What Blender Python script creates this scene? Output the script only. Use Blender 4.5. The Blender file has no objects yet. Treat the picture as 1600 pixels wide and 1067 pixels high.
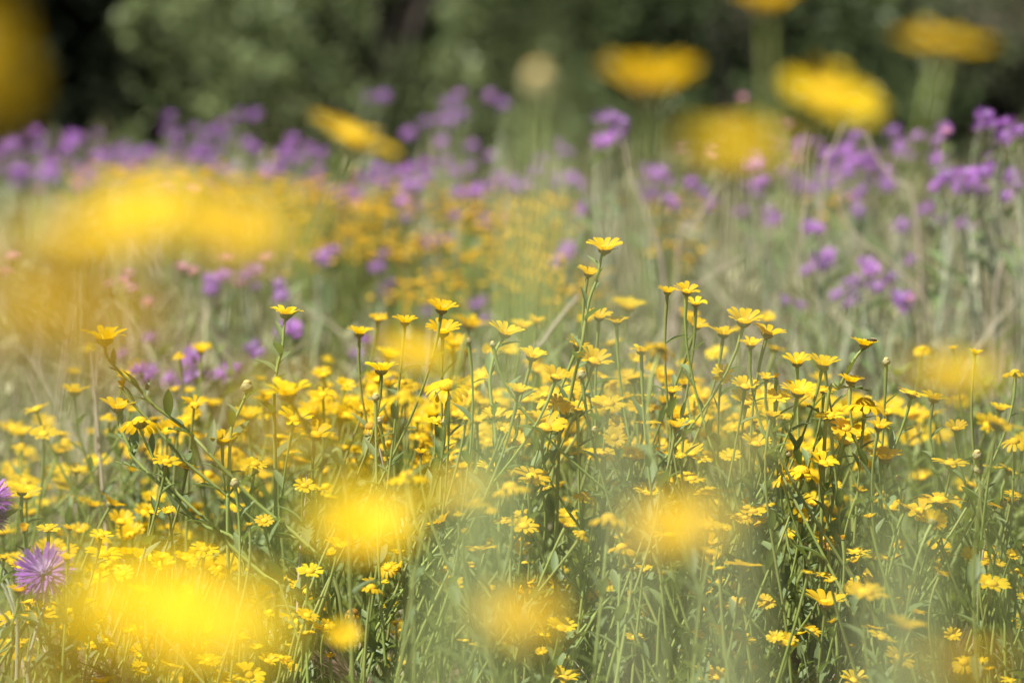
import bpy, math, random
import numpy as np
from mathutils import Vector, Matrix, Quaternion

sc = bpy.context.scene
COL = sc.collection
R = math.radians
random.seed(7)
rng = np.random.default_rng(11)

# ------------------------------------------------------------------ camera, world, sun, exposure
CAM_H, PITCH, LENS, SENS, FOCUS, FSTOP = 0.90, 5.4, 135.0, 36.0, 4.5, 2.9
cd = bpy.data.cameras.new('camera')
cam = bpy.data.objects.new('camera', cd)
COL.objects.link(cam)
cam.location = (0, 0, CAM_H)
cam.rotation_euler = (R(90 - PITCH), 0, 0)
cd.lens = LENS
cd.sensor_width = SENS
cd.clip_start = 0.02
cd.clip_end = 2000
cd.dof.use_dof = True
cd.dof.focus_distance = FOCUS
cd.dof.aperture_fstop = FSTOP
cd.dof.aperture_blades = 9
sc.camera = cam

SUN_EL, SUN_AZ = 59.0, 238.0          # azimuth clockwise from +Y (view direction)
w = bpy.data.worlds.new('World')
sc.world = w
w.use_nodes = True
nt = w.node_tree
bg = nt.nodes['Background']
sky = nt.nodes.new('ShaderNodeTexSky')
sky.sky_type = 'NISHITA'
sky.sun_disc = False
sky.sun_elevation = R(SUN_EL)
sky.sun_rotation = R(SUN_AZ)
nt.links.new(sky.outputs[0], bg.inputs[0])
bg.inputs[1].default_value = 0.055
ld = bpy.data.lights.new('sun', 'SUN')
ld.energy = 5.0
ld.angle = R(0.5)
ld.color = (1.0, 0.955, 0.88)
sun = bpy.data.objects.new('sun', ld)
COL.objects.link(sun)
sdir = Vector((math.sin(R(SUN_AZ)) * math.cos(R(SUN_EL)), math.cos(R(SUN_AZ)) * math.cos(R(SUN_EL)), math.sin(R(SUN_EL))))
sun.rotation_euler = sdir.to_track_quat('Z', 'Y').to_euler()
sc.view_settings.view_transform = 'Standard'
sc.view_settings.look = 'None'
sc.view_settings.exposure = 0.84
sc.view_settings.gamma = 1
sc.cycles.use_denoising = True
sc.cycles.max_bounces = 7
sc.cycles.transparent_max_bounces = 8
sc.cycles.sample_clamp_indirect = 4

# ------------------------------------------------------------------ helpers
CR, SR = math.cos(R(PITCH)), math.sin(R(PITCH))
C_F = np.array([0, CR, -SR]); C_U = np.array([0, SR, CR]); C_R = np.array([1.0, 0, 0])
C_P = np.array([0, 0, CAM_H])
PXM = SENS / LENS / 1600.0            # metres per photo pixel at 1 m

def at(x, y, s):
    return C_P + s * (C_F + C_R * (x - 800) * PXM - C_U * (y - 533.5) * PXM)

def px_of(p):
    d = np.asarray(p) - C_P
    s = d @ C_F
    return 800 + (d @ C_R) / s / PXM, 533.5 - (d @ C_U) / s / PXM, s

def ground_z(x, y):
    x = np.asarray(x, float); y = np.asarray(y, float)
    bank = 0.22 * (1 - np.clip((y - 1.3) / 2.2, 0, 1)) ** 1.5
    far = 0.02 * np.clip((y - 7) / 6, 0, 1)
    n = 0.010 * np.sin(x * 3.1 + y * 1.7) + 0.012 * np.sin(x * 1.3 - y * 2.3 + 1.0) + 0.006 * np.sin(x * 9 + 2) * np.sin(y * 8)
    return bank + far + n - 0.02

def grid(P):
    P = np.asarray(P, float)
    r, c = P.shape[:2]
    i = np.arange(r * c).reshape(r, c)
    F = np.stack([i[:-1, :-1], i[:-1, 1:], i[1:, 1:], i[1:, :-1]], -1).reshape(-1, 4)
    return P.reshape(-1, 3), F

def join(parts):
    Vs, Fs, n = [], [], 0
    for V, F in parts:
        Vs.append(V); Fs.append(F + n); n += len(V)
    return np.concatenate(Vs), np.concatenate(Fs)

def mesh(name, VF, mat, smooth=True):
    V, F = VF
    me = bpy.data.meshes.new(name)
    me.vertices.add(len(V)); me.vertices.foreach_set('co', np.ascontiguousarray(V, dtype=np.float32).ravel())
    me.loops.add(F.size); me.loops.foreach_set('vertex_index', np.ascontiguousarray(F, dtype=np.int32).ravel())
    me.polygons.add(len(F)); me.polygons.foreach_set('loop_start', np.arange(0, F.size, 4, dtype=np.int32))
    me.polygons.foreach_set('loop_total', np.full(len(F), 4, dtype=np.int32))
    if smooth:
        me.polygons.foreach_set('use_smooth', np.ones(len(F), dtype=bool))
    me.update(calc_edges=True)
    me.validate()
    me.materials.append(mat)
    return me

def obj(name, me, parent=None, loc=(0, 0, 0)):
    o = bpy.data.objects.new(name, me)
    COL.objects.link(o)
    o.location = loc
    if parent is not None:
        o.parent = parent
    return o

def thing(name, cat, loc, group=None, label=None):
    o = bpy.data.objects.new(name, None)
    COL.objects.link(o)
    o.empty_display_size = 0.02
    o.location = [float(v) for v in loc]
    o['category'] = cat
    if group: o['group'] = group
    if label: o['label'] = label
    return o

def tube(pts, rad, sides=6):
    pts = np.asarray(pts, float); n = len(pts)
    rad = np.broadcast_to(np.asarray(rad, float), (n,))
    T = np.gradient(pts, axis=0); T /= np.linalg.norm(T, axis=1)[:, None] + 1e-9
    ref = np.array([0.0, 1.0, 0.13]) if abs(T[n // 2][1]) < 0.9 else np.array([1.0, 0, 0.1])
    A = np.cross(T, ref); A /= np.linalg.norm(A, axis=1)[:, None] + 1e-9
    B = np.cross(T, A)
    a = np.linspace(0, 2 * np.pi, sides + 1)
    P = pts[:, None] + rad[:, None, None] * (np.cos(a)[None, :, None] * A[:, None] + np.sin(a)[None, :, None] * B[:, None])
    return grid(P)

def bez(p0, p1, p2, p3, n):
    t = np.linspace(0, 1, n)[:, None]
    return (1-t)**3*p0 + 3*(1-t)**2*t*p1 + 3*(1-t)*t*t*p2 + t**3*p3

def spline(pts, n):
    pts = [np.asarray(p, float) for p in pts]
    P = [2*pts[0]-pts[1]] + pts + [2*pts[-1]-pts[-2]]
    out = []
    k = len(pts) - 1
    for i in range(k):
        a, b, c, d = P[i:i+4]
        m = max(3, int(n / k))
        for t in np.linspace(0, 1, m, endpoint=(i == k-1)):
            out.append(0.5*((2*b)+(c-a)*t+(2*a-5*b+4*c-d)*t*t+(3*b-a-3*c+d)*t**3))
    return np.array(out)

# ------------------------------------------------------------------ materials
def mat(name, col, col2=None, rough=0.6, trans=0.0, tcol=None, nscale=60, bump=0.0, bscale=200, spec=0.3, island=False, objrand=0.0, sheen=0.0):
    m = bpy.data.materials.new(name); m.use_nodes = True
    n = m.node_tree; b = n.nodes['Principled BSDF']; out = n.nodes['Material Output']
    L = n.links.new
    b.inputs['Roughness'].default_value = rough
    b.inputs['Specular IOR Level'].default_value = spec
    tc = n.nodes.new('ShaderNodeTexCoord')
    col2 = col2 or col
    geo = n.nodes.new('ShaderNodeNewGeometry')
    mix = n.nodes.new('ShaderNodeMix'); mix.data_type = 'RGBA'
    mix.inputs[6].default_value = (*col, 1); mix.inputs[7].default_value = (*col2, 1)
    nz = n.nodes.new('ShaderNodeTexNoise'); nz.inputs['Scale'].default_value = nscale; nz.inputs['Detail'].default_value = 3
    L(tc.outputs['Object'], nz.inputs['Vector'])
    mr = n.nodes.new('ShaderNodeMapRange'); mr.inputs[1].default_value = 0.35; mr.inputs[2].default_value = 0.65
    L(nz.outputs['Fac'], mr.inputs[0])
    if island:
        av = n.nodes.new('ShaderNodeMath'); av.operation = 'MULTIPLY_ADD'; av.inputs[1].default_value = 0.35
        mu = n.nodes.new('ShaderNodeMath'); mu.operation = 'MULTIPLY'; mu.inputs[1].default_value = 0.65
        L(geo.outputs['Random Per Island'], mu.inputs[0]); L(mr.outputs[0], av.inputs[0]); L(mu.outputs[0], av.inputs[2])
        L(av.outputs[0], mix.inputs[0])
    else:
        L(mr.outputs[0], mix.inputs[0])
    c = mix.outputs[2]
    if objrand:
        oi = n.nodes.new('ShaderNodeObjectInfo'); hv = n.nodes.new('ShaderNodeHueSaturation')
        m1 = n.nodes.new('ShaderNodeMapRange'); m1.inputs[3].default_value = 1 - objrand; m1.inputs[4].default_value = 1 + objrand * 0.5
        m2 = n.nodes.new('ShaderNodeMapRange'); m2.inputs[3].default_value = 0.5 - objrand * 0.055; m2.inputs[4].default_value = 0.5 + objrand * 0.03
        L(oi.outputs['Random'], m1.inputs[0]); L(oi.outputs['Random'], m2.inputs[0])
        L(m1.outputs[0], hv.inputs['Value']); L(m2.outputs[0], hv.inputs['Hue']); L(c, hv.inputs['Color']); c = hv.outputs[0]
    L(c, b.inputs['Base Color'])
    if bump:
        bn = n.nodes.new('ShaderNodeTexNoise'); bn.inputs['Scale'].default_value = bscale
        L(tc.outputs['Object'], bn.inputs['Vector'])
        bp = n.nodes.new('ShaderNodeBump'); bp.inputs['Strength'].default_value = bump; bp.inputs['Distance'].default_value = 0.002
        L(bn.outputs['Fac'], bp.inputs['Height']); L(bp.outputs[0], b.inputs['Normal'])
    if trans:
        t = n.nodes.new('ShaderNodeBsdfTranslucent'); ms = n.nodes.new('ShaderNodeMixShader')
        ms.inputs[0].default_value = trans
        if tcol:
            t.inputs[0].default_value = (*tcol, 1)
        else:
            L(c, t.inputs[0])
        L(b.outputs[0], ms.inputs[1]); L(t.outputs[0], ms.inputs[2]); L(ms.outputs[0], out.inputs['Surface'])
    return m

M = {
 'petal': mat('yellow petal', (0.90, 0.68, 0.022), (0.88, 0.61, 0.012), 0.5, 0.48, (0.97, 0.60, 0.004), nscale=6, objrand=0.2, spec=0.25),
 'disc': mat('golden disc', (0.82, 0.54, 0.014), (0.66, 0.38, 0.01), 0.8, 0, nscale=30, bump=0.6, bscale=40),
 'calyx': mat('green calyx', (0.16, 0.19, 0.05), (0.30, 0.24, 0.08), 0.6, 0, nscale=14),
 'old_petal': mat('withered petal', (0.62, 0.36, 0.03), (0.80, 0.52, 0.03), 0.8, 0.2, nscale=8),
 'old_disc': mat('withered disc', (0.38, 0.20, 0.04), (0.60, 0.36, 0.04), 0.9, 0, nscale=22, bump=0.7, bscale=40),
 'bud': mat('bud scale', (0.42, 0.34, 0.16), (0.22, 0.24, 0.10), 0.6, 0, nscale=12),
 'budtip': mat('bud tip', (0.80, 0.50, 0.10), (0.75, 0.55, 0.28), 0.6),
 'stem': mat('flower stem', (0.21, 0.28, 0.06), (0.32, 0.37, 0.11), 0.5, 0, nscale=9, objrand=0.25),
 'leaf': mat('grey green leaf', (0.12, 0.18, 0.07), (0.22, 0.28, 0.12), 0.5, 0.25, (0.26, 0.36, 0.06), nscale=30, island=True, objrand=0.2),
 'shoot': mat('green shoots', (0.08, 0.12, 0.03), (0.30, 0.36, 0.11), 0.5, 0.3, (0.34, 0.40, 0.05), nscale=5, island=True),
 'farshoot': mat('grey green shoots', (0.13, 0.14, 0.06), (0.46, 0.44, 0.24), 0.6, 0.2, None, nscale=2, island=True),
 'blade': mat('grass blade', (0.26, 0.34, 0.11), (0.44, 0.50, 0.24), 0.45, 0.35, (0.45, 0.55, 0.12), nscale=9, island=True),
 'pale_blade': mat('pale grass blade', (0.42, 0.50, 0.22), (0.56, 0.60, 0.34), 0.45, 0.4, (0.60, 0.68, 0.25), nscale=9, island=True),
 'dry': mat('dry stem', (0.66, 0.60, 0.44), (0.36, 0.26, 0.19), 0.7, 0.1, nscale=7, island=True),
 'floret': mat('purple floret', (0.40, 0.11, 0.52), (0.56, 0.26, 0.66), 0.5, 0.35, (0.52, 0.14, 0.66), nscale=20, island=True, objrand=0.35),
 'pale_floret': mat('pale inner floret', (0.72, 0.58, 0.74), (0.58, 0.40, 0.70), 0.5, 0.3, None, nscale=20, island=True),
 'cup': mat('woolly flower cup', (0.34, 0.37, 0.24), (0.46, 0.42, 0.34), 0.8, 0, nscale=90, bump=0.5),
 'tstem': mat('woolly thistle stem', (0.32, 0.36, 0.22), (0.44, 0.46, 0.32), 0.8, 0, nscale=30),
 'pink': mat('pink petal', (0.50, 0.20, 0.34), (0.60, 0.30, 0.42), 0.5, 0.35, None, nscale=8, objrand=0.15),
 'orange': mat('orange blossom', (0.84, 0.62, 0.05), (0.78, 0.47, 0.03), 0.55, 0.25, (0.80, 0.50, 0.02), nscale=8, island=True),
 'bushleaf': mat('bush leaf', (0.075, 0.115, 0.035), (0.34, 0.40, 0.17), 0.5, 0.10, None, nscale=1.5, island=True, spec=0.35),
 'darkbush': mat('deep green bush leaf', (0.05, 0.08, 0.025), (0.13, 0.17, 0.06), 0.45, 0.1, None, nscale=1.5, island=True, spec=0.3),
 'shadeleaf': mat('shade-painted evergreen leaf', (0.008, 0.012, 0.005), (0.020, 0.027, 0.012), 0.8, 0.0, None, nscale=1.0, island=True, spec=0.1),  # deep shade inside the foliage is put into this near-black leaf colour
 'oliveleaf': mat('olive brown leaf', (0.09, 0.10, 0.04), (0.17, 0.17, 0.085), 0.55, 0.15, None, nscale=1.0, island=True),
 'bark': mat('bark', (0.03, 0.024, 0.018), (0.05, 0.04, 0.03), 0.9, 0, nscale=8, bump=0.8, bscale=40),
 'soil': mat('soil', (0.21, 0.145, 0.105), (0.12, 0.085, 0.06), 0.95, 0, nscale=4, bump=0.9, bscale=60),
 'bank': mat('earth bank', (0.085, 0.062, 0.05), (0.05, 0.045, 0.025), 0.95, 0, nscale=1.2, bump=0.9, bscale=20),
 'awn': mat('barley awn', (0.52, 0.38, 0.28), (0.36, 0.20, 0.16), 0.6, 0.2, None, nscale=20, island=True),
 'insect': mat('dark insect', (0.03, 0.02, 0.012), (0.10, 0.05, 0.02), 0.4, 0, nscale=300),
}

# ------------------------------------------------------------------ ground
def ground_mesh():
    xs = np.concatenate([np.linspace(-400, -12, 30), np.linspace(-11, 11, 180), np.linspace(12, 400, 30)])
    ys = np.concatenate([np.linspace(-400, -6, 25), np.linspace(-5, 16, 190), np.linspace(17, 600, 40)])
    X, Y = np.meshgrid(xs, ys, indexing='ij')
    Z = ground_z(X, Y)
    return grid(np.stack([X, Y, Z], -1)[:, ::-1])
g = obj('ground', mesh('ground', ground_mesh(), M['soil'])); g['kind'] = 'structure'

xs = np.linspace(-30, 30, 90); ys = np.linspace(17, 40, 40)
X, Y = np.meshgrid(xs, ys, indexing='ij')
t = np.clip((Y - 17) / 16, 0, 1)
Z = -0.15 + 5.2 * (t * t * (3 - 2 * t)) + 0.25 * np.sin(X * 0.9 + Y) * t + 0.12 * np.sin(X * 2.7 - Y * 1.4) * t
g = obj('earth_bank', mesh('earth_bank', grid(np.stack([X, Y, Z], -1)[:, ::-1]), M['bank'])); g['kind'] = 'structure'

# ------------------------------------------------------------------ flower heads (unit diameter)
def petals(kind, seed, n=None):
    r = random.Random(seed)
    n = n or r.choice([12, 13, 14, 15])
    prm = {'c': (0.14, 52, 10, 0.42), 'f': (0.15, 24, -4, 0.36), 'd': (0.15, 8, -55, 0.42), 'h': (0.13, 84, 62, 0.38), 'w': (0.15, -30, -95, 0.30)}[kind]
    r0, a0, a1, Ln = prm
    parts = []
    rows, cols = 7, 5
    for k in range(n):
        ang = 2 * math.pi * (k + r.uniform(-0.22, 0.22)) / n
        sag = r.uniform(-9, 9) + (r.choice([0, 0, 0, -28]) if kind in 'cf' and r.random() < 0.35 else 0)
        L = Ln * r.uniform(0.9, 1.08); wm = r.uniform(0.060, 0.080) * (14 / n) ** 0.6
        tw = r.uniform(-0.25, 0.25); fold = r.uniform(-0.1, 0.35)
        if kind == 'w': wm *= 0.6; fold = r.uniform(0.6, 1.4); L *= r.uniform(0.6, 1.1); tw *= 3
        P = np.zeros((rows, cols, 3)); rr, z = r0, 0.0
        side = r.uniform(-0.15, 0.15)
        for i in range(rows):
            t = i / (rows - 1)
            if i:
                a = R(a0 + (a1 - a0) * (t - 0.5 / rows) + sag * t)
                rr += L / (rows - 1) * math.cos(a); z += L / (rows - 1) * math.sin(a)
            wd = wm * (0.42 + 1.0 * math.sin(min(1, t * 1.15) * math.pi * 0.62) * 0.62) * (1 if t < 0.85 else 0.80)
            for j in range(cols):
                v = j / (cols - 1) * 2 - 1
                ex = 0
                if i == rows - 1: ex = -0.028 * abs(v) ** 2.5 + 0.012 * (1 if j in (1, 3) else 0)
                zz = z + fold * wd * (v * v) * 0.55 + tw * wd * v * t
                x = rr + ex * math.cos(R(a1 + sag)); y = wd * v + side * t * t * 0.1
                zz += ex * math.sin(R(a1 + sag))
                P[i, j] = (x * math.cos(ang) - y * math.sin(ang), x * math.sin(ang) + y * math.cos(ang), zz + 0.004 * (k % 2))
        parts.append(grid(P))
    V, F = join(parts)
    rad = np.percentile(np.hypot(V[:, 0], V[:, 1]), 97)
    s = 0.5 / rad if kind not in 'hw' else 1.0
    return V * np.array([s, s, s]), F

def disc_shape(rad, h, z0, rough=0.05, sag=0):
    m, k = 13, 34
    P = np.zeros((m, k + 1, 3))
    for i in range(m):
        t = i / (m - 1)
        q = rad * math.sin(t * math.pi / 2) if i else 0.0015
        zz = h * math.cos(t * math.pi / 2)
        for j in range(k + 1):
            a = 2 * math.pi * (j % k) / k
            b = 1 + rough * (1 if (j + i) % 2 else -1) * min(1, t * 3)
            P[i, j] = (q * b * math.cos(a), q * b * math.sin(a), z0 + zz * (1 + rough * (1 if (j + i) % 2 else -1)))
    return grid(P)

def calyx_shape():
    prof = [(0.030, -0.150), (0.045, -0.135), (0.095, -0.115), (0.145, -0.075), (0.172, -0.025), (0.176, 0.010), (0.150, 0.018)]
    k = 26
    P = np.zeros((len(prof), k + 1, 3))
    for i, (q, z) in enumerate(prof):
        for j in range(k + 1):
            a = 2 * math.pi * (j % k) / k
            b = 1 + 0.05 * (1 if (j // 2 + i) % 2 else -1) * (i > 0)
            P[i, j] = (q * b * math.cos(a), q * b * math.sin(a), z)
    return grid(P)

PET, DISC = {}, {}
for kd in 'cfdhw':
    mt = M['old_petal'] if kd in 'w' else M['petal']
    PET[kd] = [mesh('petals', petals(kd, 10 * ord(kd) + s), mt) for s in range(7 if kd in 'cf' else 4)]
DISC['c'] = mesh('disc', disc_shape(0.165, 0.075, 0.015), M['disc'])
DISC['f'] = mesh('disc', disc_shape(0.165, 0.085, 0.01), M['disc'])
DISC['d'] = mesh('disc', disc_shape(0.19, 0.15, 0.0), M['disc'])
DISC['h'] = mesh('disc', disc_shape(0.14, 0.09, 0.02), M['disc'])
DISC['w'] = mesh('disc', disc_shape(0.21, 0.18, 0.0, 0.09), M['old_disc'])
CAL = mesh('calyx', calyx_shape(), M['calyx'])

def bud_scales():
    m, k = 12, 24
    P = np.zeros((m, k + 1, 3))
    for i in range(m):
        t = i / (m - 1) * math.pi * 0.93
        q = 0.5 * math.sin(t + 0.12)
        z = -0.45 * math.cos(t)
        for j in range(k + 1):
            a = 2 * math.pi * (j % k) / k
            b = 1 + 0.07 * (1 if (j // 3 + i // 2) % 2 else -1)
            P[i, j] = (q * b * math.cos(a), q * b * math.sin(a), z)
    return grid(P)
BUD = mesh('bud', bud_scales(), M['bud'])
BUDTIP = mesh('bud_tip', disc_shape(0.30, 0.20, 0.33, 0.10), M['budtip'])

def leaf_blade(base, dirv, L, W, lobes=0, curl=0.3, r=random):
    d = np.asarray(dirv, float); d /= np.linalg.norm(d)
    up = np.array([0, 0, 1.0]); sd = np.cross(d, up); ns = np.linalg.norm(sd)
    if ns < 0.1: sd = np.array([1.0, 0, 0]); ns = 1
    sd /= ns; nr = np.cross(sd, d)
    rows = 9 if lobes else 7
    P = np.zeros((rows, 3, 3)); base = np.asarray(base, float)
    for i in range(rows):
        t = i / (rows - 1)
        wd = W * (math.sin(math.pi * min(1, t * 0.9 + 0.12)) ** 0.8 if t < 1 else 0.04)
        if lobes: wd *= (1.25 if i % 2 else 0.45) if 0 < i < rows - 1 else 0.8
        c = base + d * L * t - nr * L * curl * t * t
        P[i, 0] = c - sd * wd + nr * wd * 0.5 + (d * 0.12 * L if lobes and i % 2 else 0)
        P[i, 1] = c
        P[i, 2] = c + sd * wd + nr * wd * 0.5 + (d * 0.12 * L if lobes and i % 2 else 0)
    return grid(P)

def leaves_on(path, n, L0, seed, t0=0.12, t1=0.95):
    r = random.Random(seed)
    parts = []
    m = len(path)
    for k in range(n):
        t = t0 + (t1 - t0) * (k + r.random() * 0.6) / n
        i = min(m - 2, int(t * (m - 1)))
        p = path[i]; T = path[max(0, i - 1)] - path[i + 1]; T = T / (np.linalg.norm(T) + 1e-9)
        a = k * 2.4 + r.uniform(-0.6, 0.6)
        out = np.array([math.cos(a), math.sin(a), 0.0])
        op = r.uniform(0.35, 0.95)
        L = L0 * r.uniform(0.65, 1.25) * (0.75 + 0.6 * t)
        parts.append(leaf_blade(p, T * (1 - op * 0.4) + out * op, L, L * r.uniform(0.11, 0.2), lobes=1 if t > 0.45 and r.random() < 0.5 else 0, curl=r.uniform(-0.05, 0.4)))
    return join(parts)

def quat_to(n, spin):
    q = Vector([float(v) for v in n]).to_track_quat('Z', 'Y')
    return (q @ Quaternion((0, 0, 1), spin)).to_euler()

def view_normal(p, roll, e):
    b = C_P - p; b /= np.linalg.norm(b)
    rt = np.array([1.0, 0, 0]); u = np.cross(b, rt); u /= np.linalg.norm(u)
    if u[2] < 0: u = -u
    n = math.sin(R(e)) * b + math.cos(R(e)) * (math.cos(R(roll)) * u + math.sin(R(roll)) * rt)
    return n / np.linalg.norm(n)

MASS = []     # the smallest heads, past three hundred: one object
LITE = False
MAR = []      # records: dict(obj, x, y, w, type, cls)
def marigold(x, y, wpx, s, kind='c', roll=0, e=12, cls='S', path=None, label=None, nleaf=None, seed=0):
    """one flower on its own stem; (x, y) is where its centre shows, s its distance"""
    r = random.Random(seed * 17 + int(x) * 31 + int(y))
    wpx = wpx * 1.08
    D = wpx * PXM * s
    p = at(x, y, s)
    minz = ground_z(p[0], p[1]) + 0.03
    while p[2] < minz and s > 2.5:
        s *= 0.985; p = at(x, y, s); minz = ground_z(p[0], p[1]) + 0.03
        D = wpx * PXM * s
    n = view_normal(p, roll, e)
    bud = kind in 'u'
    hp = p - n * D * (0.08 if kind in 'cf' else 0.0)
    q0 = hp - n * D * (0.145 if not bud else 0.42)
    if path:
        pts = [q0] + [at(a, b, s + c) for a, b, c in path]
        last = pts[-1]
        gx, gy = last[0] + (last[0] - pts[-2][0]) * 0.5, last[1] + 0.02
        pts.append(np.array([gx, gy, float(ground_z(gx, gy)) - 0.01]))
        P = spline(pts, 46)
    else:
        gz = float(ground_z(hp[0], hp[1])); h = max(0.03, hp[2] - gz)
        lean = r.gauss(0, 0.26) * h
        gx = hp[0] - n[0] * h * 0.35 + lean; gy = hp[1] - n[1] * h * 0.1 + r.gauss(0, 0.10) * h
        gr = np.array([gx, gy, float(ground_z(gx, gy)) - 0.01])
        P = bez(q0, q0 - n * h * 0.30, gr + np.array([r.gauss(0, 0.06) * h, 0, h * 0.45]), gr, 18)
    base = P[-1].copy()
    if LITE:
        q = Matrix.LocRotScale(Vector(hp.tolist()), quat_to(n, r.uniform(0, 6.28)), Vector((D, D, D)))
        MASS.append((np.array(q), r.choice(range(4)), kind if kind in 'cfd' else 'c', tube(P, np.linspace(.0016, .0022, len(P)), 4)))
        return
    t = thing('corn_marigold' if not bud else 'flower_bud', 'flower' if not bud else 'bud', base)
    rad = np.linspace(0.0013, 0.0020, len(P)) * (1.2 if path else 0.65 if s < 3 else 1.0)
    rad[0] = 0.0023; rad[1] = .0019
    obj('stem', mesh('stem', tube(P - base, rad, 6), M['stem']), t)
    nl = nleaf if nleaf is not None else r.randint(6, 11)
    if nl:
        obj('foliage', mesh('foliage', leaves_on(P - base, nl, 0.034 if s > 2.8 else 0.026, r.random()), M['leaf']), t)
    spin = r.uniform(0, 6.28)
    if bud:
        h = obj('bud', BUD, t, [float(v) for v in hp - base]); h.scale = (D,) * 3; h.rotation_euler = quat_to(n, spin)
        obj('bud_tip', BUDTIP, h)
    else:
        h = obj('petals', r.choice(PET[kind]), t, [float(v) for v in hp - base]); h.rotation_euler = quat_to(n, spin)
        f = r.uniform(0.92, 1.08)
        h.scale = (D, D * f, D)
        obj('disc', DISC[kind], h)
        obj('calyx', CAL, h)
    if label: t['label'] = label
    rec = dict(o=t, x=x, y=y, w=wpx, kind=kind, cls=cls, roll=roll, e=e, s=s, label=label, head=p)
    MAR.append(rec)
    return rec

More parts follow.
